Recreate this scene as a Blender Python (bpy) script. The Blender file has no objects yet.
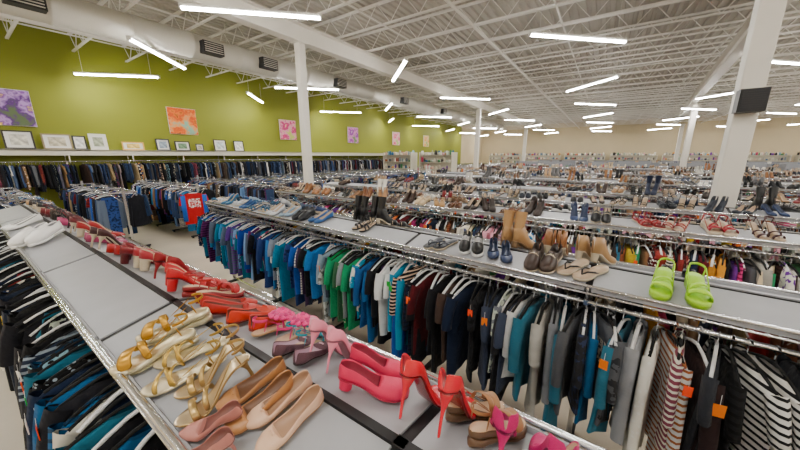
import bpy, math
import numpy as np
rng = np.random.default_rng(11)

# ------------------------------------------------------------------ helpers
def hx(s):
    s = s.lstrip('#')
    c = np.array([int(s[i:i+2], 16)/255 for i in (0, 2, 4)])
    return np.where(c <= 0.04045, c/12.92, ((c+0.055)/1.055)**2.4)
def pal(txt): return np.array([hx(t) for t in txt.split()])

class Tm:
    def __init__(s, v, f, part): s.v = np.asarray(v, float); s.f = np.asarray(f, int); s.part = np.asarray(part, int)
def join(ts):
    v = []; f = []; p = []; o = 0
    for t in ts:
        v.append(t.v); f.append(t.f+o); p.append(t.part); o += len(t.v)
    return Tm(np.concatenate(v), np.concatenate(f), np.concatenate(p))
def loft(rings, part=0, cap0=False, cap1=False, closed=True):
    rings = np.asarray(rings, float); m, n, _ = rings.shape
    f = []
    nn = n if closed else n-1
    for i in range(m-1):
        for j in range(nn):
            a = i*n+j; b = i*n+(j+1) % n
            f.append((a, b, b+n, a+n))
    def cap(o, flip):
        for k in range(n//2-1):
            q = [o+k, o+k+1, o+n-2-k, o+n-1-k]
            f.append(tuple(q if flip else q[::-1]))
    if cap0: cap(0, False)
    if cap1: cap((m-1)*n, True)
    f = np.array(f)
    return Tm(rings.reshape(-1, 3), f, np.full(len(f), part))
def tube(pts, r, n=6, part=0, cap=True):
    pts = np.asarray(pts, float); m = len(pts)
    r = np.full(m, r) if np.isscalar(r) else np.asarray(r)
    rings = []; up = np.array([0.31, 0.17, 0.93])
    for i in range(m):
        d = pts[min(i+1, m-1)]-pts[max(i-1, 0)]; d /= np.linalg.norm(d)+1e-9
        if abs(d@up) > .97: up = np.array([1., 0, 0])
        a = np.cross(d, up); a /= np.linalg.norm(a); b = np.cross(d, a)
        th = np.arange(n)*2*math.pi/n
        rings.append(pts[i]+r[i]*(np.cos(th)[:, None]*a+np.sin(th)[:, None]*b))
    return loft(rings, part, cap, cap)
def boxT(c, s, part=0):
    c = np.array(c, float); s = np.array(s, float)/2
    sg = np.array([[-1,-1,-1],[1,-1,-1],[1,1,-1],[-1,1,-1],[-1,-1,1],[1,-1,1],[1,1,1],[-1,1,1]])
    return Tm(c+sg*s, [(0,3,2,1),(4,5,6,7),(0,1,5,4),(1,2,6,5),(2,3,7,6),(3,0,4,7)], [part]*6)

class Acc:
    def __init__(s):
        s.V=[]; s.F=[]; s.C=[]; s.D=[]; s.P=[]; s.L=[]; s.M=[]; s.S=[]; s.o=0
    def add(s, t, R=None, T=None, cols=None, col2=None, pat=None, mat=0, smooth=True):
        k = 1 if T is None else len(T)
        if R is None: R = np.tile(np.eye(3), (k, 1, 1))
        if T is None: T = np.zeros((1, 3))
        n = len(t.v)
        V = np.einsum('kij,nj->kni', R, t.v)+T[:, None]
        F = t.f[None]+(np.arange(k)*n)[:, None, None]+s.o
        if cols is None: cols = np.full((k, 6, 3), .5)
        cols = np.asarray(cols, float)
        if cols.ndim == 1: cols = np.tile(cols, (k, 6, 1))
        C = cols[:, t.part]
        D = np.zeros((k, 3)) if col2 is None else col2
        P = np.zeros(k) if pat is None else pat
        m = len(t.f)
        L = np.tile(t.v[None], (k, 1, 1)).copy(); L[:, :, 0] += rng.random((k, 1))*30
        s.V.append(V.reshape(-1, 3)); s.F.append(F.reshape(-1, 4)); s.C.append(C.reshape(-1, 3))
        s.D.append(np.repeat(D, m, 0)); s.P.append(np.repeat(P, m)); s.L.append(L.reshape(-1, 3))
        s.M.append(np.full(k*m, mat)); s.S.append(np.full(k*m, smooth)); s.o += k*n
    def box(s, c, sz, mat=0, col=None, rotz=0, rotx=0):
        t = boxT((0,0,0), sz)
        cz, sn = math.cos(rotz), math.sin(rotz); cx, sx = math.cos(rotx), math.sin(rotx)
        R = np.array([[cz,-sn,0],[sn,cz,0],[0,0,1]])@np.array([[1,0,0],[0,cx,-sx],[0,sx,cx]])
        s.add(t, R[None], np.array([c], float), None if col is None else np.asarray(col), mat=mat, smooth=False)
    def rod(s, p, q, r, mat=0, n=8, col=None):
        s.add(tube([p, q], r, n), mat=mat, cols=None if col is None else np.asarray(col))
    def build(s, name, mats, loc=(0,0,0), attrs=True, rz=0):
        V = np.concatenate(s.V)-np.array(loc); F = np.concatenate(s.F)
        me = bpy.data.meshes.new(name); nf = len(F)
        me.vertices.add(len(V)); me.vertices.foreach_set('co', V.ravel())
        me.loops.add(nf*4); me.loops.foreach_set('vertex_index', F.ravel().astype(np.int32))
        me.polygons.add(nf); me.polygons.foreach_set('loop_start', (np.arange(nf)*4).astype(np.int32))
        me.polygons.foreach_set('material_index', np.concatenate(s.M).astype(np.int32))
        me.polygons.foreach_set('use_smooth', np.concatenate(s.S).astype(bool))
        for m in mats: me.materials.append(m)
        me.update(calc_edges=True)
        if attrs:
            one = np.ones((nf, 1))
            a = me.attributes.new('col', 'FLOAT_COLOR', 'FACE'); a.data.foreach_set('color', np.hstack([np.concatenate(s.C), one]).ravel().astype(np.float32))
            a = me.attributes.new('col2', 'FLOAT_COLOR', 'FACE'); a.data.foreach_set('color', np.hstack([np.concatenate(s.D), one]).ravel().astype(np.float32))
            a = me.attributes.new('pat', 'FLOAT', 'FACE'); a.data.foreach_set('value', np.concatenate(s.P).astype(np.float32))
            a = me.attributes.new('loc', 'FLOAT_VECTOR', 'POINT'); a.data.foreach_set('vector', np.concatenate(s.L).ravel().astype(np.float32))
        ob = bpy.data.objects.new(name, me); ob.location = loc; ob.rotation_euler = (0, 0, rz)
        bpy.context.collection.objects.link(ob)
        return ob

# ------------------------------------------------------------------ materials
def mat(name, col, rough=.5, metal=0, bump=0, bscale=20, var=0, vscale=3, spec=.5):
    m = bpy.data.materials.new(name); m.use_nodes = True; nt = m.node_tree; b = nt.nodes['Principled BSDF']
    b.inputs['Roughness'].default_value = rough; b.inputs['Metallic'].default_value = metal
    b.inputs['Specular IOR Level'].default_value = spec
    c = tuple(hx(col)) if isinstance(col, str) else tuple(col)
    b.inputs['Base Color'].default_value = (*c, 1)
    if bump or var:
        tc = nt.nodes.new('ShaderNodeTexCoord')
        n = nt.nodes.new('ShaderNodeTexNoise'); n.inputs['Detail'].default_value = 5
        nt.links.new(tc.outputs['Object'], n.inputs['Vector'])
        n.inputs['Scale'].default_value = vscale if var else bscale
        if var:
            r = nt.nodes.new('ShaderNodeValToRGB')
            r.color_ramp.elements[0].position = .3; r.color_ramp.elements[1].position = .7
            r.color_ramp.elements[0].color = (*[x*(1-var) for x in c], 1); r.color_ramp.elements[1].color = (*[min(1, x*(1+var)) for x in c], 1)
            nt.links.new(n.outputs['Fac'], r.inputs['Fac']); nt.links.new(r.outputs['Color'], b.inputs['Base Color'])
        if bump:
            n2 = nt.nodes.new('ShaderNodeTexNoise'); n2.inputs['Scale'].default_value = bscale
            nt.links.new(tc.outputs['Object'], n2.inputs['Vector'])
            bp = nt.nodes.new('ShaderNodeBump'); bp.inputs['Strength'].default_value = bump; bp.inputs['Distance'].default_value = .02
            nt.links.new(n2.outputs['Fac'], bp.inputs['Height']); nt.links.new(bp.outputs['Normal'], b.inputs['Normal'])
    return m
def attrmat(name, rough, patterned, metal=0, spec=.5, coat=0, glitter=False):
    m = bpy.data.materials.new(name); m.use_nodes = True; nt = m.node_tree; N = nt.nodes; L = nt.links; b = N['Principled BSDF']
    b.inputs['Roughness'].default_value = rough; b.inputs['Metallic'].default_value = metal; b.inputs['Specular IOR Level'].default_value = spec
    b.inputs['Coat Weight'].default_value = coat
    def at(n):
        a = N.new('ShaderNodeAttribute'); a.attribute_name = n; return a
    def M(op, x, y=0., z=0.):
        q = N.new('ShaderNodeMath'); q.operation = op
        for i, w in enumerate((x, y, z)):
            if isinstance(w, (int, float)): q.inputs[i].default_value = w
            else: L.new(w, q.inputs[i])
        return q.outputs[0]
    col = at('col'); loc = at('loc')
    if patterned:
        c2 = at('col2'); pt = at('pat'); sp = N.new('ShaderNodeSeparateXYZ'); L.new(loc.outputs['Vector'], sp.inputs[0])
        st = M('GREATER_THAN', M('SINE', M('MULTIPLY', sp.outputs['Z'], 190.)), .3)
        vo = N.new('ShaderNodeTexVoronoi'); vo.inputs['Scale'].default_value = 38; L.new(loc.outputs['Vector'], vo.inputs['Vector'])
        bl = M('LESS_THAN', vo.outputs['Distance'], .3)
        no = N.new('ShaderNodeTexNoise'); no.inputs['Scale'].default_value = 22; no.inputs['Detail'].default_value = 2; L.new(loc.outputs['Vector'], no.inputs['Vector'])
        nz = M('GREATER_THAN', no.outputs['Fac'], .54)
        prz = M('LESS_THAN', M('ABSOLUTE', M('ADD', sp.outputs['Z'], .30)), .09)
        pry = M('LESS_THAN', M('ABSOLUTE', sp.outputs['Y']), .11)
        vo2 = N.new('ShaderNodeTexNoise'); vo2.inputs['Scale'].default_value = 45; L.new(loc.outputs['Vector'], vo2.inputs['Vector'])
        pr = M('MULTIPLY', M('MULTIPLY', prz, pry), M('GREATER_THAN', vo2.outputs['Fac'], .5))
        f = M('ADD', M('ADD', M('MULTIPLY', M('COMPARE', pt.outputs['Fac'], 1., .3), st), M('MULTIPLY', M('COMPARE', pt.outputs['Fac'], 2., .3), bl)),
              M('ADD', M('MULTIPLY', M('COMPARE', pt.outputs['Fac'], 3., .3), nz), M('MULTIPLY', M('COMPARE', pt.outputs['Fac'], 4., .3), pr)))
        mx = N.new('ShaderNodeMix'); mx.data_type = 'RGBA'; L.new(f, mx.inputs['Factor']); L.new(col.outputs['Color'], mx.inputs['A']); L.new(c2.outputs['Color'], mx.inputs['B'])
        L.new(mx.outputs['Result'], b.inputs['Base Color'])
        b.inputs['Sheen Weight'].default_value = .05
        wn = N.new('ShaderNodeTexNoise'); wn.inputs['Scale'].default_value = 9; wn.inputs['Detail'].default_value = 3; L.new(loc.outputs['Vector'], wn.inputs['Vector'])
        bp = N.new('ShaderNodeBump'); bp.inputs['Strength'].default_value = .8; bp.inputs['Distance'].default_value = .035
        L.new(wn.outputs['Fac'], bp.inputs['Height']); L.new(bp.outputs['Normal'], b.inputs['Normal'])
    else:
        L.new(col.outputs['Color'], b.inputs['Base Color'])
        wn = N.new('ShaderNodeTexNoise'); wn.inputs['Scale'].default_value = 420 if glitter else 260; L.new(loc.outputs['Vector'], wn.inputs['Vector'])
        bp = N.new('ShaderNodeBump'); bp.inputs['Strength'].default_value = .7 if glitter else .12; bp.inputs['Distance'].default_value = .003
        L.new(wn.outputs['Fac'], bp.inputs['Height']); L.new(bp.outputs['Normal'], b.inputs['Normal'])
    return m
M_fab = attrmat('garment_fabric', .85, True, spec=.2)
M_shoe = attrmat('shoe_leather', .38, False, spec=.5)
M_patent = attrmat('patent_leather', .16, False, spec=.6, coat=.4)
M_gold = attrmat('metallic_leather', .32, False, metal=.75)
M_glit = attrmat('glitter_fabric', .4, False, metal=.15, glitter=True)
M_paint = attrmat('painted_goods', .55, False)
M_chrome = mat('chrome_tube', (.82,.83,.85), .2, 1)
M_panel = mat('grey_shelf_panel', '#a6a7ab', .36, 0, var=.06, vscale=6)
M_black = mat('black_metal', '#1b1b1d', .5)
M_white = mat('white_paint', '#dedcd6', .6, var=.03, vscale=1)
M_col = mat('column_paint', '#dcd7cc', .55, var=.04, vscale=2)
M_ceil = mat('ceiling_deck_paint', '#c4bfb4', .7, var=.05, vscale=1)
M_joist = mat('joist_paint', '#f0ede6', .6)
M_green = mat('green_wall_paint', '#7f8418', .7, var=.05, vscale=.5, bump=.05, bscale=40)
M_beige = mat('beige_wall_paint', '#c8b896', .75, var=.04, vscale=.6)
M_floor = mat('polished_concrete', '#c4b9a6', .28, var=.1, vscale=1.3)
M_duct = mat('duct_paint', '#d6d3c8', .5)
M_ledge = mat('ledge_laminate', '#d4cebc', .5)
M_steel = mat('grey_shelving_paint', '#8f9196', .5)
def emis(name, col, s):
    m = bpy.data.materials.new(name); m.use_nodes = True; b = m.node_tree.nodes['Principled BSDF']
    b.inputs['Base Color'].default_value = (.9,.9,.9,1)
    b.inputs['Emission Color'].default_value = (*col, 1); b.inputs['Emission Strength'].default_value = s; return m
M_tube = emis('led_tube_glow', (1, .97, .92), 116)

# ------------------------------------------------------------------ garment templates
def garment(kind, hi, seed=0):
    r = np.random.default_rng(seed)
    n = 20 if hi else 8
    parts = []
    def ring(z, W, T, rip, ph, cx=0, cy=0):
        th = np.arange(n)*2*math.pi/n
        y = W*np.sign(np.cos(th))*np.abs(np.cos(th))**.9; x = T*np.sign(np.sin(th))*np.abs(np.sin(th))**.7
        x = x+rip*np.sin(y/max(W,.01)*5.5+ph)+rip*.5*np.sin(y/max(W,.01)*11+ph*2)
        return np.stack([x+cx, y+cy, np.full(n, z)], 1)
    ph = r.random()*6
    S = {'tee':(.215,.72,'s'), 'long':(.215,.74,'l'), 'tank':(.17,.70,None), 'dress':(.2,1.05,'s'), 'blouse':(.21,.70,'m'), 'jacket':(.23,.78,'l')}
    if kind == 'pants':
        for sd in (-1, 1):
            zs = np.linspace(-.13, -1.02, 6 if hi else 3)
            parts.append(loft([ring(z, .10-.02*(i/len(zs)), .02, .006, ph, sd*.012, sd*.02) for i, z in enumerate(zs)], 0))
        parts.append(loft([ring(-.10,.13,.02,.003,ph), ring(-.16,.135,.024,.003,ph)], 0))
    else:
        W, Ln, sl = S[kind]
        T = .034 if kind == 'jacket' else .022
        lv = [(-.094,.40,.8),(-.106,.56,.9),(-.122,.8,1.0),(-.14,.97,1.15),(-.175,1.0,1.3)]
        if not hi: lv = [(-.085,.36,.9),(-.135,.97,1.2)]
        if kind == 'tank': lv = [(-.112,.55,.9),(-.145,.66,1),(-.19,.7,1.1),(-.24,.95,1.2)] if hi else [(-.10,.6,1),(-.22,.9,1.2)]
        rings = [ring(z, W*w, T*t, 0, ph) for z, w, t in lv]
        zs = np.linspace(lv[-1][0]-.07, -Ln, 7 if hi else 2)
        for i, z in enumerate(zs):
            q = (i+1)/len(zs); flare = (1.35 if kind == 'dress' else 1.04)
            waist = 1-.1*math.sin(q*math.pi)*(kind in ('dress', 'blouse', 'tank'))
            rings.append(ring(z+.006*r.normal(), W*(1+(flare-1)*q)*waist, T*(1.1-.15*q), .019*q, ph+q*.8))
        parts.append(loft(rings, 0))
        parts.append(loft([ring(lv[0][0]+.008, W*lv[0][1]*.97, T*.75, 0, ph), ring(lv[0][0]-.004, W*lv[0][1]*1.03, T*.9, 0, ph)], 1))
        if sl:
            ln = {'s': .2, 'm': .32, 'l': .56}[sl]
            m = 8 if hi else 4
            for sd in (-1, 1):
                st = np.array([0, sd*.185, -.138]); mid = np.array([0, sd*.238, -.138-ln*.5]); en = np.array([.01, sd*.25, -.138-ln])
                rr = []
                for q in np.linspace(0, 1, 4 if hi else 2):
                    c = (1-q)**2*st+2*q*(1-q)*mid+q*q*en
                    hw = (.062 if sl == 's' else .06)*(1-(.1 if sl == 's' else .38)*q)
                    th = np.arange(m)*2*math.pi/m
                    rr.append(np.stack([c[0]+(T+.002)*(1.2-.2*q)*np.sin(th), c[1]+hw*.72*np.cos(th), c[2]+sd*hw*.45*np.cos(th)*(1-q*.8)], 1))
                parts.append(loft(rr, 0))
    if hi:
        a = np.linspace(-math.pi/2, math.pi*.95, 8); hr = .0205
        pts = [(0,0,-.075),(0,0,-.045)]+[(0, hr*math.cos(q), -.004+hr*math.sin(q)) for q in a]
        parts.append(tube(pts, .0024, 4, 2))
        parts.append(tube([(0,-.19,-.133),(0,-.13,-.104),(0,-.06,-.078),(0,0,-.066),(0,.06,-.078),(0,.13,-.104),(0,.19,-.133)], .008, 4, 3))
        if kind == 'pants': parts.append(tube([(0,-.19,-.13),(0,.19,-.13)], .004, 4, 3))
    else:
        parts.append(tube([(0,0,-.1),(0,.004,.018)], .0022, 4, 2, False))
        parts.append(tube([(0,-.14,-.112),(0,0,-.075),(0,.14,-.112)], .006, 4, 3, False))
    return join(parts)
KINDS = ['tee','long','tank','dress','blouse','jacket','pants']
GH = {k: [garment(k, True, i+3) for i in range(4)] for k in KINDS}
GL = {k: [garment(k, False, i+3) for i in range(2)] for k in KINDS}
TAG = join([boxT((0,-.262,-.20), (.034,.003,.052), 0), tube([(0,-.258,-.135),(0,-.262,-.18)], .0008, 4, 1, False)])

P_blue = pal('#1c2743 #24407a #2050a8 #2f7fb5 #17191f #4c2f7c #0b6d8a #5d6b80 #101218 #5a6b84 #1f3657 #6e96c8 #5a1a5c #1040a0')
P_teal = pal('#0690a0 #0f6f90 #223a70 #8b97a5 #1c1f2b #c8ccd0 #27374f #2a6faf #7d8794')
P_green = pal('#0e9a58 #1fa36a #3b6b4a #67737d #20252b #9aa3a6 #14705a #0a8a4a')
P_ocean = pal('#1064a5 #1a93b9 #16284a #8da3b4 #1e5fa0 #e1e4e4 #14161a #3e2a4a #8f98a4 #0a7a8a #1450a8')
P_dark = pal('#121214 #1c1c20 #2a2a30 #5a141c #3a2b25 #e0dcd2 #8a6a46 #17171c #6b5b4c #16223a #a08a66')
P_grey = pal('#141416 #55575c #7b7d82 #9fa1a4 #232326 #303238 #c9c9c7 #8a8c90 #6b6f77 #3a4256 #a8a49c #2a6a80')
P_black = pal('#0e0e10 #161618 #1f1f23 #dcdad4 #333336 #101012 #2a1c1c #8b8d90 #5a5c60 #b8b6b0 #7a3a4a')
P_mix = pal('#b83a5c #d8932a #d9d4c6 #6a2f90 #1a5f8e #a8221e #1b1b1f #e0a0b4 #3f7a4b #2c3550 #f0ece0 #985830 #222226 #7fa6b6 #63656a')
P_warm = pal('#7a4a32 #9a6b4a #c9a27c #3a2620 #d8c7a8 #1c1a1a #8a2f2a #b4b0a6 #5b4a3e #e9e2d2')
P_denim = pal('#141c2e #1d2a44 #24365a #101521 #2c4062 #0d0f16 #3a5078 #1a1a1e #45546e')
P_light = pal('#e9e4d6 #dcd2bc #c9bfae #f0eee6 #a8a296 #d8b8a0 #b7c0b0 #86929c')
P_left = pal('#0d0d10 #141418 #101014 #1a1a20 #16161a #1b2436 #1a5f76 #1a3460 #902028 #0f0f12 #3a3a42 #121216 #0f1f3a #0c4f7c #0c0c0e #26262c')
P_bright = pal('#d83a86 #e8a8b8 #d86a2a #e8d8b0 #4a90b8 #b02a3a #7a3a98 #f4f0e8 #28885a #c8a820 #2a3a6a #1a1a1e #e0ded8 #a86040')

def fill_rail(acc, x0, x1, yc, z, palfn, hi, spacing=.045, along='x', kinds=None, side=-1, tags=.13, solid=.60, whang=.4):
    x = x0
    pos = []
    while x < x1:
        pos.append(x)
        x += spacing*(.5+1.0*rng.random())
        if rng.random() < .015: x += .12
    pos = np.array(pos); k = len(pos)
    if k == 0: return
    kinds = kinds or ['tee','tee','tee','long','tank','blouse','blouse','dress','jacket']
    nt_ = 4 if hi else 2
    which = rng.integers(0, len(kinds), k)
    for i in range(1, k):
        if rng.random() < .4: which[i] = which[i-1]
    src = GH if hi else GL
    tmpl = rng.integers(0, nt_, k)
    cols = np.zeros((k, 6, 3)); col2 = np.zeros((k, 3)); pat = np.zeros(k)
    for i in range(k):
        P = palfn(pos[i]); c = P[rng.integers(len(P))]*(.75+.4*rng.random())
        cols[i, 0] = c; cols[i, 1] = c*.55; cols[i, 2] = (.45,.45,.47); cols[i, 3] = (.012,.012,.012) if rng.random() > whang else (.75,.75,.75)
        c2 = P_light[rng.integers(len(P_light))] if rng.random() < .6 else P_mix[rng.integers(len(P_mix))]
        if rng.random() < .3: c2 = c*.3
        col2[i] = c2
        u = rng.random(); q = (1-solid)
        pat[i] = 0 if u < solid else (1 if u < solid+q*.16 else 2 if u < solid+q*.38 else 3 if u < solid+q*.68 else 4)
    ang = rng.normal(0, .17, k)+(math.pi/2 if along == 'y' else 0)
    sy = rng.uniform(.80, 1.05, k); sz = rng.uniform(.80, 1.14, k); sx = rng.uniform(.8, 1.3, k)
    R = np.zeros((k, 3, 3)); c, s = np.cos(ang), np.sin(ang)
    R[:, 0, 0] = c*sx; R[:, 0, 1] = -s*sy; R[:, 1, 0] = s*sx; R[:, 1, 1] = c*sy; R[:, 2, 2] = sz
    T = np.zeros((k, 3))
    if along == 'x': T[:, 0] = pos; T[:, 1] = yc
    else: T[:, 1] = pos; T[:, 0] = yc
    T[:, 2] = z
    for wi in range(len(kinds)):
        for ti in range(nt_):
            m = (which == wi) & (tmpl == ti)
            if m.any(): acc.add(src[kinds[wi]][ti], R[m], T[m], cols[m], col2[m], pat[m])
    if tags and hi:
        m = rng.random(k) < tags; q = m.sum()
        if q:
            tc = pal('#f07a0c #ff4a1a #1faf3a #f4f1e6 #e8e3d8 #ff5a10 #f4d020')
            cc = np.zeros((q, 6, 3)); cc[:, 0] = tc[rng.integers(len(tc), size=q)]; cc[:, 1] = (.8,.8,.8)
            RR = R[m].copy()
            RR[:, :, 1] *= -side*1.0
            acc.add(TAG, RR, T[m], cc, smooth=False)

# ------------------------------------------------------------------ shoe templates
def sstep(a): a = np.clip(a, 0, 1); return a*a*(3-2*a)
def shoe(kind, ns=14):
    spec = {
        'pump': (.095,'point',.004), 'stiletto': (.12,'point',.004), 'kitten': (.05,'point',.004), 'block': (.065,'round',.006),
        'flat': (.008,'round',.005), 'pflat': (.008,'point',.005), 'clog': (.035,'round',.008), 'sneaker': (.012,'round',.024), 'loafer': (.018,'round',.01),
        'sandal': (.010,'round',.012), 'hsandal': (.085,'round',.006), 'platform': (.03,'round',.03), 'flop': (.004,'round',.014), 'bootie': (.055,'round',.008), 'boot': (.045,'round',.012)}
    H, toe, so = spec[kind]
    L = math.sqrt(.245**2-(H*.9)**2)
    t = np.linspace(0, 1, ns)
    kt = [0,.04,.14,.4,.68,.84,.95,1]
    kw = [.006,.02,.031,.027,.041,.030,.015,.004] if toe == 'point' else [.006,.021,.032,.029,.043,.040,.026,.008]
    w = np.interp(t, kt, kw); base = so+H*(1-sstep((t-.16)/.54)); base = base+.006*sstep((t-.8)/.2)
    if kind == 'clog': w = w*1.12
    x = (t-.5)*L
    parts = []
    openk = kind in ('sandal','hsandal','platform','flop')
    if not openk:
        if kind in ('sneaker','loafer'):
            u = np.interp(t, [0,.1,.3,.42,.62,.85,1], [.062,.062,.05,.058,.05,.036,.016]); to = .42
        elif kind in ('bootie','boot'):
            u = np.interp(t, [0,.1,.3,.42,.62,.85,1], [.11,.115,.115,.075,.045,.034,.016])*(1.25 if kind == 'boot' else 1); to = .36
        elif kind in ('flat','pflat'):
            u = np.interp(t, [0,.08,.3,.45,.66,.85,1], [.055,.053,.038,.030,.024,.022,.01]); to = .72
        elif kind == 'clog':
            u = np.interp(t, [0,.08,.3,.45,.6,.85,1], [.05,.048,.038,.034,.034,.036,.018]); to = .60
        else:
            u = np.interp(t, [0,.08,.3,.45,.6,.85,1], [.052,.05,.034,.026,.026,.024,.01]); to = .64
        rings = []
        for i in range(ns):
            W, U, B = w[i], u[i], base[i]; cl = 1 if t[i] > to else 0
            outer = [(-W*.90,U),(-W*1.05,U*.55),(-W,0),(-W*.5,-.002),(W*.5,-.002),(W,0),(W*1.05,U*.55),(W*.90,U)]
            if cl: inner = [(W*.62,U*1.2),(W*.25,U*1.36),(-W*.25,U*1.36),(-W*.62,U*1.2)]
            else: inner = [(W*.84,U-.001),(W*.84,.006),(-W*.84,.006),(-W*.84,U-.001)]
            rings.append([(x[i], a, B+b) for a, b in outer+inner])
        tt = loft(rings, 0, True, True)
        nr = 12
        for i in range(ns-1):
            for j in range(nr):
                if j in (2,3,4): tt.part[i*nr+j] = 1
                if j in (8,9,10) and t[i+1] <= to: tt.part[i*nr+j] = 2
        parts.append(tt)
    th = so if not openk else so+.002
    rings = []
    for i in range(ns):
        W = w[i]*(1.07 if so > .009 else 1.0); B = base[i]
        rings.append([(x[i],-W,B),(x[i],-W,B-th),(x[i],W,B-th),(x[i],W,B)])
    sl = loft(rings, 1, True, True)
    if openk:
        for i in range(ns-1): sl.part[i*4+3] = 2
    parts.append(sl)
    if H > .03:
        hw = {'pump':.006,'stiletto':.0045,'kitten':.006,'block':.021,'hsandal':.006,'bootie':.021,'boot':.026,'clog':.024}.get(kind)
        if hw:
            rr = []
            for q in np.linspace(0, 1, 7):
                z = (H+so*1.0)*(1-q)+.0; rad = hw+(.024-hw)*(1-sstep(q*2.2)) if hw < .01 else .026+(hw-.026)*q
                cx = x[0]+.029-.012*sstep(q*1.5)*(hw < .01)
                a = np.arange(8)*math.pi/4
                rr.append(np.stack([cx+rad*np.cos(a), rad*np.sin(a), np.full(8, z)], 1))
            parts.append(loft(rr, 3, True, True))
    elif kind == 'loafer':
        parts.append(boxT((x[0]+.035, 0, (base[0]-so)/2), (.055,.055,base[0]-so), 1))
    if kind == 'boot':   # shaft
        rr = []
        for q in np.linspace(0, 1, 5):
            a = np.arange(12)*math.pi/6
            rr.append(np.stack([x[0]+.045+(.042+.006*q)*np.cos(a), (.032+.012*q)*np.sin(a), np.full(12, base[0]+.10+.14*q)], 1))
        parts.append(loft(rr, 0, False, False))
    if kind == 'platform':
        parts.append(loft([[(x[i],-w[i]*1.02,base[i]-so+.004),(x[i],-w[i],.0),(x[i],w[i],.0),(x[i],w[i]*1.02,base[i]-so+.004)] for i in range(ns)], 1, True, True))
    def strap(tc, bw, hgt, tilt=0, part=0, m=9, wz=1.0, z0=0):
        xc = (tc-.5)*L; W = np.interp(tc, t, w)*1.03*wz; B = np.interp(tc, t, base)+z0
        rr = []
        for a in np.linspace(0, math.pi, m):
            y = W*math.cos(a); z = B+hgt*math.sin(a)**.7; xx = xc+tilt*math.cos(a)
            rr.append([(xx-bw,y,z),(xx+bw,y,z),(xx+bw,y*.94,z-.003),(xx-bw,y*.94,z-.003)])
        return loft(rr, part, True, True)
    if kind == 'sandal':
        parts += [strap(.74,.008,.036,.014), strap(.66,.007,.040,-.016), strap(.58,.006,.044,.012)]
    if kind == 'hsandal':
        parts += [strap(.76,.011,.034), strap(.58,.008,.042,.012)]
    if kind == 'platform':
        parts += [strap(.74,.020,.040,.01), strap(.58,.012,.048,-.012)]
    if kind == 'flop':
        for sd in (-1, 1):
            parts.append(tube([((.78-.5)*L,0,base[-1]+.0),((.7-.5)*L,sd*.018,.04),((.55-.5)*L,sd*.034,.034),((.42-.5)*L,sd*.03,.016)], [.004,.006,.006,.004], 6, 0))
    if kind in ('hsandal','platform','sandal'):
        bz = base[0]
        rr = []
        for a in np.linspace(math.pi*.42, math.pi*1.58, 9):
            cx = x[0]+.034+.036*math.cos(a); cy = .031*math.sin(a)
            zc = bz+.05
            rr.append([(cx,cy,zc+.008),(cx,cy,zc-.004),(cx*1.0+.002,cy*.92,zc-.004),(cx+.002,cy*.92,zc+.008)])
        parts.append(loft(rr, 0, True, True))
        for sd in (-1, 1):
            parts.append(tube([(x[0]+.03,sd*.031,bz-.002),(x[0]+.036,sd*.032,bz+.052)], .004, 4, 0))
            parts.append(tube([(x[0]+.036,sd*.032,bz+.052),((.62-.5)*L,sd*np.interp(.62,t,w),np.interp(.62,t,base)+.006)], .003, 4, 0))
    if kind == 'sneaker':
        for q in (.46,.51,.56,.61):
            xc = (q-.5)*L; W = np.interp(q, t, w); B = np.interp(q, t, base); U = np.interp(q, t, u)
            parts.append(tube([(xc,-W*.75,B+U*1.12),(xc+.006,0,B+U*1.42),(xc,W*.75,B+U*1.12)], .0032, 4, 3))
        parts.append(boxT(((.40-.5)*L, 0, .09), (.012,.04,.04), 0))
    if kind == 'loafer':
        parts.append(strap(.56,.012,.072, 0, 3, z0=.0, wz=1.04))
    if kind == 'flat':
        bx = (.75-.5)*L
        parts.append(tube([(bx,-.014,.038),(bx+.003,0,.039),(bx,.014,.038)], [.006,.003,.006], 6, 3))
    return join(parts)
SK = ['pump','stiletto','kitten','block','flat','pflat','clog','sneaker','loafer','sandal','hsandal','platform','flop','bootie','boot']
SH = {k: shoe(k, 16) for k in SK}; SL = {k: shoe(k, 9) for k in SK}; SX = {k: shoe(k, 34) for k in SK}

RIDGE, OUT, HWID, ROW_RAIL, RAILZ = 1.50, 1.435, .27, .235, 1.345
SLOPE = math.atan2(RIDGE-OUT, HWID)
def lane_place(yc, side, off):
    return yc+side*off, RIDGE+.008-(RIDGE-OUT)*off/HWID
def shoe_R(head, side, sc=1.0):
    c, s = math.cos(head), math.sin(head)
    Rz = np.array([[c,-s,0],[s,c,0],[0,0,1]])
    a = -side*SLOPE
    Rx = np.array([[1,0,0],[0,math.cos(a),-math.sin(a)],[0,math.sin(a),math.cos(a)]])
    return Rx@Rz*sc
P_shoe = pal('#15151a #2a201c #6b4428 #9a6a42 #c8a47c #3a2a22 #e2ded4 #1e2740 #7c1e22 #6c6c6e #b08a60 #101012 #2a2a30')
P_sblue = pal('#1c2f5c #27477e #14161c #6f86a8 #1d5e86 #c9cdd2 #3a4a66 #8fa9bf #1a4f8a')
P_sred = pal('#a30810 #7c0818 #b9180e #5e0610 #c83018 #3a0a10 #a01a2a')
P_smix = pal('#6a0818 #18181a #a31a2a #b03868 #3a1418 #2a2a2c #d890a0 #4a0814')
P_stan = pal('#7a4a24 #98643a #b38a5b #4b2a1a #2a1c16 #a97a4c #d0b890 #14120f #3a2214')
P_sbk = pal('#101014 #18202e #1c1c1e #2a3a5e #0e0e10 #3a2a22')
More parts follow.
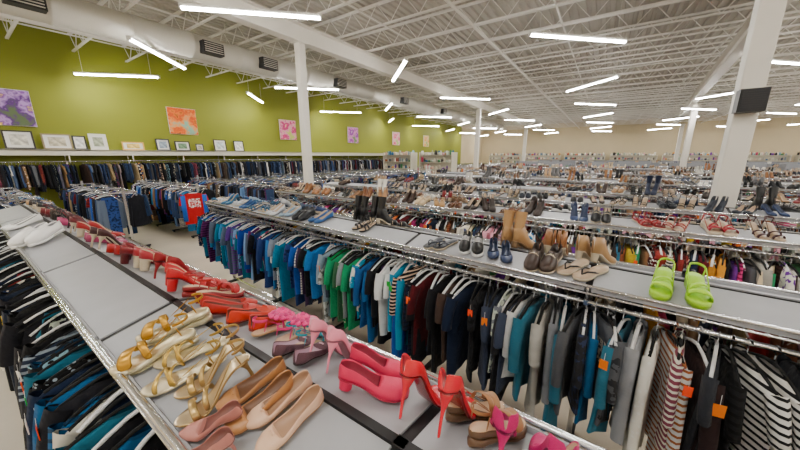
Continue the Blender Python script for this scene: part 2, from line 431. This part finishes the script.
def fill_shoes(acc, x0, x1, yc, side, cfn, hi, kinds=None, occ=.9):
    lib = SH if hi else SL
    kinds_all = kinds or ['pump','kitten','block','flat','pflat','sneaker','loafer','loafer','sandal','hsandal','platform','flop','bootie','boot']
    x = x0+.12; items = {}
    while x < x1-.1:
        if rng.random() > occ: x += .25*rng.integers(1, 5); continue
        kd = kinds_all[rng.integers(len(kinds_all))]; P = cfn(x)
        if P is None: x += .2; continue
        c = P[rng.integers(len(P))]*(.75+.4*rng.random()); so = c*.4 if rng.random() < .5 else np.array([.5,.42,.3])
        if kd == 'sneaker': so = np.array([.75,.75,.73])
        cs = np.array([c, so, (.45,.33,.22) if rng.random() < .6 else c*.6, so if kd != 'sneaker' else (.8,.8,.8), c, c])
        jit = rng.normal(0, .32); off = .135+rng.normal(0, .015); sc = rng.uniform(.84, 1.04)
        for dx in (-.048, .048):
            yy, zz = lane_place(yc, side, off+rng.normal(0, .014))
            items.setdefault(kd, []).append((shoe_R(side*math.pi/2+jit+rng.normal(0,.12), side, sc), (x+dx, yy, zz), cs))
        x += .20+.10*rng.random()
    for kd, it in items.items():
        acc.add(lib[kd], np.array([i[0] for i in it]), np.array([i[1] for i in it]), np.array([i[2] for i in it]))

# ------------------------------------------------------------------ rack frame
def rack_frame(x0, x1, yc, shelf=True, n=8):
    a = Acc()
    for sd in (-1, 1):
        y = yc+sd*ROW_RAIL
        a.rod((x0, y, RAILZ), (x1, y, RAILZ), .013, 0, n)
        if shelf:
            ye = yc+sd*(HWID+.012)
            a.rod((x0, ye, OUT+.022), (x1, ye, OUT+.022), .009, 0, n)
            a.rod((x0, ye, OUT-.02), (x1, ye, OUT-.02), .006, 0, n)
    L = x1-x0; nb = max(1, round(L/1.25)); st = L/nb
    for i in range(nb+1):
        x = x0+i*st; x = min(max(x, x0+.015), x1-.015)
        a.box((x, yc, .76), (.03, .05, 1.36), 0)
        a.box((x, yc, RAILZ), (.025, ROW_RAIL*2+.03, .03), 0)
        a.box((x, yc, .05), (.05, .62, .035), 2)
        for sd in (-1, 1):
            a.add(tube([(x, yc+sd*.27, .034), (x, yc+sd*.27, 0)], [.022,.026], 8), mat=2)
            a.rod((x, yc+sd*.02, 1.1), (x, yc+sd*ROW_RAIL, RAILZ), .007, 0, 6)
            if shelf:
                a.rod((x, yc+sd*ROW_RAIL, RAILZ), (x, yc+sd*(HWID+.012), OUT+.022), .006, 0, 6)
    a.box(((x0+x1)/2, yc, .09), (L, .03, .04), 0)
    if shelf:
        for i in range(nb):
            for sd in (-1, 1):
                ang = -sd*SLOPE
                yy, zz = lane_place(yc, sd, HWID/2)
                a.box((x0+(i+.5)*st, yy, zz-.014), (st-.035, HWID-.02, .010), 1, rotx=ang)
                a.box((x0+(i+.5)*st, yc+sd*(HWID-.004), OUT+.002), (st-.035, .006, .03), 1)
            a.box((x0+i*st, yc, RIDGE-.012), (.03, .03, .03), 2)
        a.box(((x0+x1)/2, yc, RIDGE-.006), (L, .024, .018), 2)
        for i in range(nb+1):
            for sd in (-1, 1):
                yy, zz = lane_place(yc, sd, HWID/2)
                a.box((min(max(x0+i*st, x0+.015), x1-.015), yy, zz-.022), (.034, HWID, .012), 2, rotx=-sd*SLOPE)
    return a
def put_rack(x0, x1, yc, shelf=True, n=8, loc=None, rz=0):
    rack_frame(x0, x1, yc, shelf, n).build('clothing_rack', [M_chrome, M_panel, M_black], loc=loc or ((x0+x1)/2, yc, 0), attrs=False, rz=rz)

# ------------------------------------------------------------------ room shell
XL, XR, YF, YB, ZC = -13.9, 22., -8., 40., 5.75
def shell(name, c, s, m):
    a = Acc(); a.box(c, s, 0); return a.build(name, [m], loc=c, attrs=False)
shell('floor', ((XL+XR)/2, (YF+YB)/2, -.1), (XR-XL+.8, YB-YF+.8, .2), M_floor)
shell('wall_left', (XL-.15, (YF+33)/2, ZC/2), (.3, 33-YF, ZC), M_green)
shell('wall_left_rear', (XL-.15, 36.5, ZC/2), (.3, 7, ZC), M_beige)
shell('wall_back', ((XL+XR)/2, YB+.15, ZC/2), (XR-XL, .3, ZC), M_beige)
shell('wall_right', (XR+.15, (YF+YB)/2, ZC/2), (.3, YB-YF, ZC), M_beige)
shell('wall_front', ((XL+XR)/2, YF-.15, ZC/2), (XR-XL, .3, ZC), M_beige)
shell('baseboard_left', (XL+.01, (YF+YB)/2, .06), (.02, YB-YF, .12), M_black)
shell('baseboard_back', ((XL+XR)/2, YB-.01, .06), (XR-XL, .02, .12), M_black)
pts = []
x = XL-.3
while x < XR+.3:
    pts += [(x, ZC), (x+.09, ZC), (x+.11, ZC+.05), (x+.18, ZC+.05)]; x += .2
r0 = np.array([(p[0], YF-.3, p[1]) for p in pts]); r1 = r0.copy(); r1[:, 1] = YB+.3
a = Acc(); a.add(loft([r0, r1], closed=False), smooth=False); a.box(((XL+XR)/2, (YF+YB)/2, ZC+.16), (XR-XL+.6, YB-YF+.6, .1))
a.build('ceiling', [M_ceil], attrs=False)
a = Acc(); y = YF+.8
jt, jb = ZC-.03, ZC-.50
while y < YB:
    a.box(((XL+XR)/2, y, jt), (XR-XL, .08, .04)); a.box(((XL+XR)/2, y, jb), (XR-XL, .06, .035))
    xs = np.arange(XL, XR, .40)
    P = np.array([(xx, y, jb if i % 2 else jt) for i, xx in enumerate(xs)])
    for i in range(len(P)-1): a.rod(P[i], P[i+1], .011, 0, 4)
    y += 1.25
for xx in np.arange(XL+1.8, XR, 3.6):
    a.box((xx, (YF+YB)/2, jb-.01), (.03, YB-YF, .03))
a.build('roof_joists', [M_joist], attrs=False)
def ibeam(p, q, name='roof_girder'):
    a = Acc(); p = np.array(p, float); q = np.array(q, float); d = q-p; L = np.linalg.norm(d); ang = math.atan2(d[1], d[0]); c = (p+q)/2
    a.box(c+[0,0,.19], (L,.26,.025), rotz=ang); a.box(c-[0,0,.19], (L,.26,.025), rotz=ang); a.box(c, (L,.02,.38), rotz=ang)
    a.build(name, [M_col], loc=tuple(c), attrs=False)
ibeam((-6.5, YF, 5.0), (-6.5, YB, 5.0)); ibeam((.8, YF, 5.0), (4.84, 39.9, 5.0))
ibeam((14, YF, 5.0), (14, YB, 5.0))
def column(x, y, s=.26):
    a = Acc(); h = 4.8; r = .02
    prof = []
    for cx, cy, a0 in ((1,1,0),(-1,1,90),(-1,-1,180),(1,-1,270)):
        for k in range(4):
            t = math.radians(a0+k*30); prof.append((cx*(s/2-r)+r*math.cos(t), cy*(s/2-r)+r*math.sin(t)))
    a.add(loft([[(px, py, z) for px, py in prof] for z in (0, h)], 0, True, True), smooth=False)
    a.box((0,0,.012), (s+.14, s+.14, .024)); a.box((0,0,h-.012), (s+.1, s+.1, .024))
    for sx in (-1,1):
        for sy in (-1,1): a.rod((sx*(s/2+.035), sy*(s/2+.035), .02), (sx*(s/2+.035), sy*(s/2+.035), .06), .012, 0, 6)
    o = a.build('steel_column', [M_col], attrs=False); o.location = (x, y, 0)
column(-6.5, 5.3, .19); column(-6.5, 17.8, .24)
for c in ((-6.5,30.3),(3.55,23.),(5.,36.),(14,10),(14,24)): column(*c)
column(1.46, 6.2, .24)

a = Acc()
a.box((0,0,0), (.26,.18,.28)); a.box((0,-.095,0), (.23,.012,.25), 1)
for i in range(9): a.box((0,-.102,-.11+i*.027), (.21,.006,.008), 0)
a.box((0,.10,0), (.06,.04,.1))
a.build('wall_speaker', [M_black, mat('speaker_grille','#232427',.7)], attrs=False).location = (1.44, 5.955, 2.84)

a = Acc()
th = np.arange(24)*2*math.pi/24
rings = []
for y in np.arange(YF, 32, 1.2):
    for yy, rr in ((y,.29),(y+.02,.305),(y+.05,.305),(y+.07,.29)):
        rings.append(np.stack([-9.2+rr*np.cos(th), np.full(24, yy), 4.91+rr*np.sin(th)], 1))
a.add(loft(rings, 0, True, True))
for y in np.arange(YF+1, 31, 2.4): a.rod((-9.2, y, 5.18), (-9.2, y, ZC), .01)
for y in (1.3, 4.4, 6.0, 9.0, 13.5, 18, 24):
    a.box((-8.84, y, 4.84), (.22,.5,.28), 1)
    for i in range(5): a.box((-8.72, y, 4.74+i*.05), (.03,.44,.012), 0)
a.build('ventilation_duct', [M_duct, M_black], attrs=False)
a = Acc()
for xx, rr in ((-11.2,.06),(-3,.035),(6.8,.035)): a.add(tube([(xx, YF+.1, 5.12), (xx, YB-.1, 5.12)], rr, 10))
a.build('sprinkler_pipes', [M_joist], attrs=False)

# ------------------------------------------------------------------ ceiling lights (checkerboard of diagonal linear fixtures)
XS = [-12.6,-9.3,-5.3,-.8,3.6,7.9,12.2,16.5,20.4]; YS = [3.4,7.8,12.8,17.6,22.4,27.2,32.,36.8]
def fixture(x, y, ang):
    a = Acc(); a.box((0,0,.045), (2.25,.08,.05), 0)
    r = []
    for xx in (-1.1, 1.1):
        r.append([(xx, .045*math.cos(t), .02-.033*math.sin(t)) for t in np.linspace(0, math.pi, 8)])
    a.add(loft(r, 0, True, True), mat=1)
    a.box((-1.115,0,.02), (.03,.08,.07), 0); a.box((1.115,0,.02), (.03,.08,.07), 0)
    for xx in (-.9, .9): a.rod((xx,0,.07), (xx,0,.76), .004, 0, 4)
    o = a.build('ceiling_light', [M_white, M_tube], attrs=False); o.location = (x, y, 4.5); o.rotation_euler = (0, 0, ang)
for i, x in enumerate(XS):
    for j in range(-2, len(YS)):
        y = YS[j] if j >= 0 else 3.4+4.8*j
        fixture(x, y, math.radians(44 if (i+j) % 2 == 0 else 134))

# ------------------------------------------------------------------ gondola shelving with goods
def gondola(x, y, L, h=2.2, rot=0, m=None):
    a = Acc(); W = .5
    a.box((0,0,h/2), (L,.04,h), 0); a.box((0,0,.08), (L,W*2,.16), 0)
    for sx in (-1,1): a.box((sx*(L/2-.02),0,h/2), (.04,W*1.6,h), 0)
    for lv in np.arange(.5, h, .42):
        a.box((0,0,lv), (L-.08,W*1.6,.025), 0)
    a_o = a.build('gondola_shelf', [m or M_ledge], attrs=False); a_o.location = (x, y, 0); a_o.rotation_euler = (0,0,rot)
    g = Acc(); th8 = np.arange(8)*math.pi/4
    for lv in list(np.arange(.5, h, .42)):
        for sd in (-1, 1):
            xx = -L/2+.12
            while xx < L/2-.12:
                c = P_mix[rng.integers(len(P_mix))] if rng.random() < .5 else P_light[rng.integers(len(P_light))]
                s = rng.uniform(.08,.2); hh = rng.uniform(.1,.3)
                prof = [(.7,0),(1,.3),(.9,.7),(.5,.85),(.55,1)] if rng.random() < .5 else [(1,0),(1,.9),(.9,1),(.6,1)]
                g.add(loft([np.stack([xx+s/2*p*np.cos(th8), sd*.2+s/2*p*np.sin(th8), np.full(8, lv+.013+q*hh)], 1) for p, q in prof], 0, True, True), cols=c)
                xx += s+.03
    o = g.build('shelf_housewares', [M_paint]); o.location = (x, y, 0); o.rotation_euler = (0,0,rot)
gondola(-11.4, 16.9, 2.2, 2.35); gondola(-8.6, 16.9, 2.2, 2.35)
for xx in np.arange(-10.5, 20, 4.2): gondola(xx, 38.9, 3.8, 2.2)

# ------------------------------------------------------------------ racks + clothes
def zone_row2(x):
    if x < -3.3: return P_blue
    if x < -2.6: return P_teal
    if x < -2.0: return P_ocean if rng.random() < .7 else P_grey
    if x < -1.7: return P_green
    if x < -1.15: return P_ocean
    if x < -.65: return P_dark
    if x < .35: return P_grey if rng.random() < .8 else (P_mix if rng.random() < .5 else P_dark)
    return P_black if rng.random() < .7 else P_grey
def anyp(*ps): return lambda x: ps[rng.integers(len(ps))]
put_rack(-6.6, 2.2, .47, n=12)
a = Acc(); fill_rail(a, -6.5, .9, .47-ROW_RAIL, RAILZ, lambda x: P_left if rng.random() < .88 else P_mix, True, .056, side=-1, tags=.35, solid=.74, kinds=['tee','tank','blouse','long','tee'], whang=.25)
a.build('hanging_clothes', [M_fab])
a = Acc(); fill_rail(a, -6.5, 1.2, .47+ROW_RAIL, RAILZ, anyp(P_blue, P_mix, P_grey), True, .05, side=1)
a.build('hanging_clothes', [M_fab])
rows = [2.42+1.55*k for k in range(23)]
R2LOC, R2ROT = (-5.1, rows[0], 0), -.060
def r2(x, y, z):
    dx, dy = x-R2LOC[0], y-R2LOC[1]; c, s = math.cos(R2ROT), math.sin(R2ROT)
    return (R2LOC[0]+c*dx-s*dy, R2LOC[1]+s*dx+c*dy, z)
for k, yc in enumerate(rows):
    x0 = -5.1 if k == 0 else -5.9
    x1 = max(3.2, .36*yc+3)
    if k % 2: x0 += .3
    hi = k < 3
    if abs(yc-19.5) < .8: continue
    if k in (14, 19):      # rows of shelving units instead of a rail
        for xx in np.arange(x0+2.2, x1, 4.4): gondola(xx, yc, 3.9, 1.75, m=M_steel)
        continue
    plain = k >= 4 and k % 3 == 1
    loc, rz = (R2LOC, R2ROT) if k == 0 else (((x0+x1)/2, yc, 0), 0)
    put_rack(x0, x1, yc, shelf=not plain, n=10 if hi else 5, loc=loc, rz=rz)
    a = Acc()
    pf = zone_row2 if k == 0 else (anyp(P_warm, P_dark, P_mix, P_bright, P_bright) if k == 1 else (anyp(P_light, P_bright, P_light, P_mix) if k == 2 else anyp(P_mix, P_dark, P_denim, P_dark, P_bright, P_warm)))
    kd = ['tee','tee','tee','blouse','tank','long','tee'] if k == 0 else None
    if k == 0:
        fill_rail(a, x0+.05, .60, yc-ROW_RAIL, RAILZ, pf, hi, .048, side=-1, kinds=kd, solid=.56)
        fill_rail(a, .82, x1-.05, yc-ROW_RAIL, RAILZ, pf, hi, .050, side=-1, kinds=kd, solid=.58)
        for xx, an, fc in ((.65, .38, '#e9e7e2'), (.73, .3, '#efece6')):
            cs = np.array([[hx(fc), hx('#202022'), (.4,.4,.4), (.02,.02,.02), (0,0,0), (0,0,0)]])
            ca, sa = math.cos(an), math.sin(an)
            a.add(GH['tee'][1], np.array([[[ca,-sa*.9,0],[sa,ca*.9,0],[0,0,.95]]]), np.array([[xx, yc-ROW_RAIL, RAILZ]]), cs, np.array([hx('#1a1a1c')]), np.array([1.]))
    else:
        fill_rail(a, x0+.05, x1-.05, yc-ROW_RAIL, RAILZ, pf, hi, .046 if hi else .06, side=-1)
    fill_rail(a, x0+.05, x1-.05, yc+ROW_RAIL, RAILZ, anyp(P_mix, P_dark, P_grey, P_warm), False, .06, side=1)
    a.build('hanging_clothes', [M_fab], loc=loc, rz=rz)
    if plain: continue
    a = Acc()
    if k == 0:
        fill_shoes(a, x0, -2.25, yc, -1, lambda x: P_sblue, True, ['sneaker','flat','loafer','block','sandal','flop'], .97)
        fill_shoes(a, -1.95, -1.55, yc, -1, lambda x: P_sblue[2:3], True, ['flop','sandal'], 1)
        fill_shoes(a, -1.1, .25, yc, -1, lambda x: P_sbk, True, ['flat','sandal','loafer','sneaker','block','flop'], .97)
        fill_shoes(a, .75, x1, yc, -1, lambda x: P_sbk, True, None, .5)
        fill_shoes(a, x0, -2.4, yc, 1, lambda x: P_sblue, True, None, .95)
        fill_shoes(a, -2.2, -.9, yc, 1, lambda x: P_sbk, True, None, .6)
        fill_shoes(a, -.6, .2, yc, 1, lambda x: P_stan[:3], True, ['bootie','boot','bootie'], 1)
        fill_shoes(a, .3, x1, yc, 1, lambda x: P_sbk, True, ['flat','pflat','sandal','loafer'], .8)
    elif k == 1:
        fill_shoes(a, x0, -.3, yc, -1, lambda x: P_stan, hi, ['loafer','sandal','bootie','block','sneaker','flat'], .97)
        fill_shoes(a, -.3, .25, yc, -1, lambda x: P_sbk, hi, None, .97)
        fill_shoes(a, .3, .8, yc, -1, lambda x: P_sred[:1], hi, ['hsandal','sandal'], 1)
        fill_shoes(a, .8, x1, yc, -1, lambda x: P_smix, hi, None, .9)
        fill_shoes(a, x0, x1, yc, 1, lambda x: P_shoe, hi, None, .8)
    else:
        P0 = [P_stan, P_shoe, P_sbk, P_shoe][k % 4]
        fill_shoes(a, x0, x1, yc, -1, lambda x: P0, hi, None, .86)
        fill_shoes(a, x0, x1, yc, 1, lambda x: P0, False, None, .65)
    a.build('display_shoes', [M_shoe], loc=loc, rz=rz)
ly = [-2.6,-1.0,.6,2.1,3.6,5.15,6.7,8.25,9.8,11.35,12.9,14.45]
for i, yc in enumerate(ly):
    x0, x1 = -12.6, -8.9
    if yc > 4.5: x1 = -7.6
    put_rack(x0, x1, yc, shelf=False, n=8)
    a = Acc()
    for sd in (-1, 1):
        fill_rail(a, x0+.05, x1-.05, yc+sd*ROW_RAIL, RAILZ, anyp(P_denim, P_denim, P_dark, P_blue), yc < 5 and sd < 0, .05, kinds=['pants','jacket','long','tee','pants'], side=sd)
    a.build('hanging_clothes', [M_fab])
for yc in np.arange(20, 36, 1.6):
    put_rack(-12.6, -7.8, yc, shelf=False, n=5)
    a = Acc()
    for sd in (-1, 1): fill_rail(a, -12.5, -7.9, yc+sd*ROW_RAIL, RAILZ, anyp(P_mix, P_dark, P_warm), False, .07)
    a.build('hanging_clothes', [M_fab])

a = Acc()
a.box((XL+.28, 6.5, 2.31), (.56, 27, .04), 0); a.box((XL+.55, 6.5, 2.24), (.02, 27, .16), 0)
a.rod((XL+.32, -7, 1.98), (XL+.32, 20, 1.98), .014, 1)
for y in np.arange(-6.9, 20.1, 1.5):
    a.box((XL+.26, y, 2.12), (.5,.03,.32), 1); a.box((XL+.02, y, 1.15), (.04,.04,2.3), 1)
a.build('wall_ledge', [M_ledge, M_chrome], attrs=False)
a = Acc()
fill_rail(a, -6.8, 19.8, XL+.33, 1.97, anyp(P_denim, P_dark, P_black, P_denim), False, .055, along='y', kinds=['jacket','long','dress'], whang=.1)
a.build('hanging_coats', [M_fab])

jr = Acc()
jt_ = garment('tee', True, 21)
R = np.array([[1,0,0],[0,1.15,0],[0,0,1.25]])
ang = math.radians(-20); Rz = np.array([[math.cos(ang),-math.sin(ang),0],[math.sin(ang),math.cos(ang),0],[0,0,1]])
cs = np.array([[hx('#b0121b'), hx('#e8e4e0'), (.4,.4,.4), (.02,.02,.02), (0,0,0), (0,0,0)]])
jr.add(jt_, (Rz@R)[None], np.array([[-8.62,3.37,RAILZ]]), cs, np.array([hx('#e8e4e0')]), np.array([4.]))
for sd in (-1, 1):
    pc = np.array([.0, sd*.2*1.15, -.5]); w_ = Rz@pc+np.array([-8.62,3.37,RAILZ])
    jr.add(boxT((0,0,0), (.075,.10,.66)), Rz[None], w_[None], hx('#1a52a8'))
jr.rod((-8.95,3.37,RAILZ), (-8.5,3.37,RAILZ), .01, 0, col=(.5,.5,.5))
jr.build('sports_jersey', [M_fab])

# ------------------------------------------------------------------ wall art
def artmat(name, cs, sc, bg):
    m = bpy.data.materials.new(name); m.use_nodes = True; nt = m.node_tree; N = nt.nodes; L = nt.links; b = N['Principled BSDF']; b.inputs['Roughness'].default_value = .8
    tc = N.new('ShaderNodeTexCoord'); v = N.new('ShaderNodeTexVoronoi'); v.inputs['Scale'].default_value = sc; v.feature = 'F1'
    n = N.new('ShaderNodeTexNoise'); n.inputs['Scale'].default_value = 7
    mx = N.new('ShaderNodeMix'); mx.data_type = 'VECTOR'; mx.inputs['Factor'].default_value = .3
    L.new(tc.outputs['Object'], n.inputs['Vector']); L.new(tc.outputs['Object'], mx.inputs['A']); L.new(n.outputs['Color'], mx.inputs['B']); L.new(mx.outputs['Result'], v.inputs['Vector'])
    r = N.new('ShaderNodeValToRGB'); e = r.color_ramp.elements; e[0].position = .05; e[0].color = (*hx(cs[0]), 1); e[1].position = .8; e[1].color = (*hx(bg), 1)
    for p, c in zip((.2,.36,.56), cs[1:]): q = e.new(p); q.color = (*hx(c), 1)
    L.new(v.outputs['Distance'], r.inputs['Fac']); L.new(r.outputs['Color'], b.inputs['Base Color']); return m
arts = [(1.2,('#f0d040','#7a4098','#b890d0','#5a2f78'),'#5a6a48',3.0), (5.45,('#5a2a10','#f07a10','#d85008','#f09040'),'#88b8a0',3.0), (10.2,('#fff0a0','#e04088','#c82870','#f098b8'),'#c0d060',3.6),
        (15.1,('#f8e8f0','#a048a8','#8a3a98','#e088c8'),'#6a8a50',3.6), (20,('#fff8f0','#e04870','#f07898','#f8c0c8'),'#a8c870',3.6), (24.8,('#ffffff','#f09030','#e8b050','#f8d8a0'),'#90b060',3.6)]
for i, (y, cs, bg, sc) in enumerate(arts):
    a = Acc(); a.box((0,0,0), (.04,.95,.95), 0); a.box((-.012,0,0), (.03,.97,.97), 1)
    a.build('flower_canvas_print', [artmat('flower_print_%d' % i, cs, sc, bg), M_white], attrs=False).location = (XL+.045, y, 3.45)
for i, (y, w, h, fc, pc) in enumerate([(1.26,.55,.5,'#2a2420','#c8c4b8'),(1.98,.6,.45,'#8a7a5a','#b8b09a'),(2.45,.3,.42,'#1a1a1a','#d0d0d0'),(2.88,.42,.5,'#e0dcd0','#9aa08a'),(3.75,.6,.28,'#d8a850','#d8b860'),
        (4.62,.42,.42,'#14182a','#8a98a8'),(5.25,.5,.36,'#1a1410','#6a8a6a'),(5.85,.28,.28,'#3a3a3a','#b0a890'),(6.65,.5,.48,'#2a1c14','#c0c8cc'),(7.45,.44,.46,'#101010','#d8d4c8'),(.4,.6,.5,'#3a2a1c','#a09078')]):
    a = Acc(); t = .035
    for sy in (-1,1): a.box((0, sy*(w/2-t/2), 0), (.03, t, h), 0)
    for sz in (-1,1): a.box((0, 0, sz*(h/2-t/2)), (.03, w-2*t, t), 0)
    a.box((-.005,0,0), (.008, w-t, h-t), 1); a.box((.001,0,0), (.006, (w-t)*.62, (h-t)*.62), 2)
    o = a.build('picture_frame', [mat('frame_wood_%d' % i, fc, .4), M_white, mat('frame_art_%d' % i, pc, .7, var=.5, vscale=9)], attrs=False)
    o.location = (XL+.2, y, 2.335+h/2); o.rotation_euler = (0, -.12, 0)

# ------------------------------------------------------------------ foreground hero shoes on the front rack
def hero(name, kind, x, side, off, head, up, sole=None, inso='#c9a888', acc4=None, m=None, gap=.1, sc=1.0, dx2=0, dh=.06, extra=None):
    a = Acc(); c = hx(up); cs = np.array([c, hx(sole) if sole else c*.35, hx(inso), hx(acc4) if acc4 else c, c, c])
    y0, z0 = lane_place(.47, side, off)
    H0 = side*math.pi/2+math.radians(head)
    px, py = math.sin(H0), -math.cos(H0)
    for s in (-1, 1):
        X = x+s*gap/2*px*side; o_ = off+side*s*gap/2*py*side+s*dx2
        yy, zz = lane_place(.47, side, o_)
        R = shoe_R(H0+s*dh, side, sc)
        T = np.array([[X, yy, zz]])
        a.add(SX[kind], R[None], T, cs[None])
        if extra: extra(a, R, T, cs)
    o = a.build(name, [m or M_shoe], loc=(x, y0, z0))
    sb = o.modifiers.new('smooth', 'SUBSURF'); sb.levels = 1; sb.render_levels = 1
    return o
def rosette(colr, cx, cz, sc=1.):
    def f(a, R, T, cs):
        for ringi, (n, r) in enumerate(((11,.036),(9,.025),(6,.013),(1,0))):
            for i in range(n):
                t = i*2*math.pi/n+ringi*.3
                th = np.arange(6)*math.pi/3
                rings = []
                for k, q in ((0,.3),(1,1),(2,.9),(3,.3)):
                    rings.append(np.stack([.015*q*np.cos(th), .013*q*np.sin(th), np.full(6, .006*k)], 1))
                pet = loft(rings, 0, True, True)
                v = (pet.v+np.array([r*math.cos(t), r*math.sin(t), ringi*.007]))*sc+np.array([cx, 0, cz])
                a.add(Tm(v, pet.f, pet.part), R[None], T, hx(colr)*(1-.25*(ringi % 2)))
    return f
# far lane
hero('high_heel_pump','stiletto',-.29,1,.145,-8,'#d8142a',inso='#b02838',gap=.095,sc=.95,m=M_patent,dx2=.012)
hero('wedge_sandal','platform',-.175,1,.19,-30,'#98683e','#5b4028',gap=.08,sc=.8)
hero('embellished_heel','pump',-.075,1,.15,15,'#c8086a',gap=.11,sc=.88,dx2=-.02,m=M_glit)
hero('pink_clog','clog',-.50,1,.14,-62,'#e02058','#b01440',inso='#8a1030',gap=.11,sc=.86,dh=.05,m=M_glit)
hero('high_heel_pump','stiletto',-.675,1,.15,-6,'#f090a8',inso='#f0b4c0',gap=.085,sc=.86)
hero('flower_sandal','sandal',-.96,1,.15,14,'#d82878','#b08a60',gap=.1,sc=.9,extra=rosette('#e83084',.03,.05,1.25))
hero('flower_sandal','sandal',-.85,1,.19,-14,'#1890a0','#c8b8a0',gap=.08,sc=.75,extra=rosette('#1fa2b2',.03,.05,1.15))
hero('mesh_flat','flat',-.79,1,.10,10,'#6a4a54','#3a2a26',inso='#c8a8b8',acc4='#d8b0c0',gap=.08,sc=.75,m=M_glit)
hero('ballet_flat','flat',-1.12,1,.15,15,'#c83010',inso='#5a2418',gap=.1)
hero('ballet_flat','flat',-1.31,1,.12,-20,'#b01a10',inso='#6a3020',gap=.09,sc=.95)
hero('wedge_sandal','platform',-1.52,1,.15,5,'#a80c12','#7c0810',gap=.1)
hero('block_heel_shoe','block',-1.72,1,.13,-15,'#b8081a',gap=.1)
hero('peep_toe_heel','pump',-1.92,1,.15,10,'#8c0814',gap=.1)
# near lane
hero('platform_sandal','platform',-1.25,-1,.135,-30,'#c09030','#d0c8a8',inso='#e0d0a8',m=M_gold,gap=.105,sc=1.05,dx2=.02)
hero('strappy_sandal','sandal',-1.06,-1,.14,-34,'#c0a050','#e0d4b0',inso='#ecdfbc',m=M_gold,gap=.10,sc=.98)
hero('strappy_heel','hsandal',-.88,-1,.14,-20,'#b89a60','#a88a5a',inso='#e0caa4',m=M_gold,gap=.095,sc=.95)
hero('ballet_flat','flat',-.73,-1,.10,-16,'#b07a48','#7a5434',inso='#6e4a30',gap=.082,sc=.80)
hero('ballet_flat','flat',-.615,-1,.09,-14,'#dcb494','#b08860',inso='#a88468',gap=.077,sc=.76)
hero('kitten_heel','kitten',-.73,-1,.235,-45,'#b8786e','#8a5a50',inso='#7a4a44',gap=.075,sc=.7)
hero('white_sneaker','sneaker',-3.75,-1,.15,35,'#f4f3f0','#f4f3f0',inso='#8a8a8c',acc4='#c8c8c8',gap=.12,sc=1.2)
hero('white_slip_on','flat',-4.75,-1,.15,10,'#f0f0ec','#d0d0cc',inso='#8c8c8c',gap=.1,sc=1.1)
a = Acc(); fill_shoes(a, -6.5, -2.08, .47, 1, lambda x: (P_sred if rng.random() < .6 else P_smix) if x > -4.2 else (P_smix if rng.random() < .6 else P_shoe), True, ['pump','block','flat','kitten','pflat','hsandal','loafer','platform'], 1.0)
fill_shoes(a, .15, 2., .47, 1, lambda x: P_shoe, True, None, .8)
a.build('display_shoes', [M_shoe])
yy, zz = lane_place(rows[0], -1, .13)
a = Acc(); c = hx('#a8dc10'); cs = np.array([c, c*.8, c, c, c, c])
for s in (-1, 1):
    a.add(SX['platform'], (shoe_R(-math.pi/2+s*.08, -1, 1.0))[None], np.array([[.40+s*.065, yy, zz]]), cs[None])
o = a.build('lime_sandals', [M_shoe], loc=(.40, yy, zz)); o.location = r2(.40, yy, zz); o.rotation_euler = (0, 0, R2ROT)

# ------------------------------------------------------------------ camera & world
cam = bpy.data.cameras.new('camera'); co = bpy.data.objects.new('camera', cam); bpy.context.collection.objects.link(co)
cam.sensor_width = 36; cam.lens = 36*300/800; cam.clip_start = .02; cam.clip_end = 200
co.location = (0, 0, 2.15); co.rotation_euler = (math.radians(90-13), 0, math.radians(34))
bpy.context.scene.camera = co
w = bpy.data.worlds.new('world'); bpy.context.scene.world = w; w.use_nodes = True
w.node_tree.nodes['Background'].inputs[0].default_value = (.9,.93,1,1); w.node_tree.nodes['Background'].inputs[1].default_value = .5
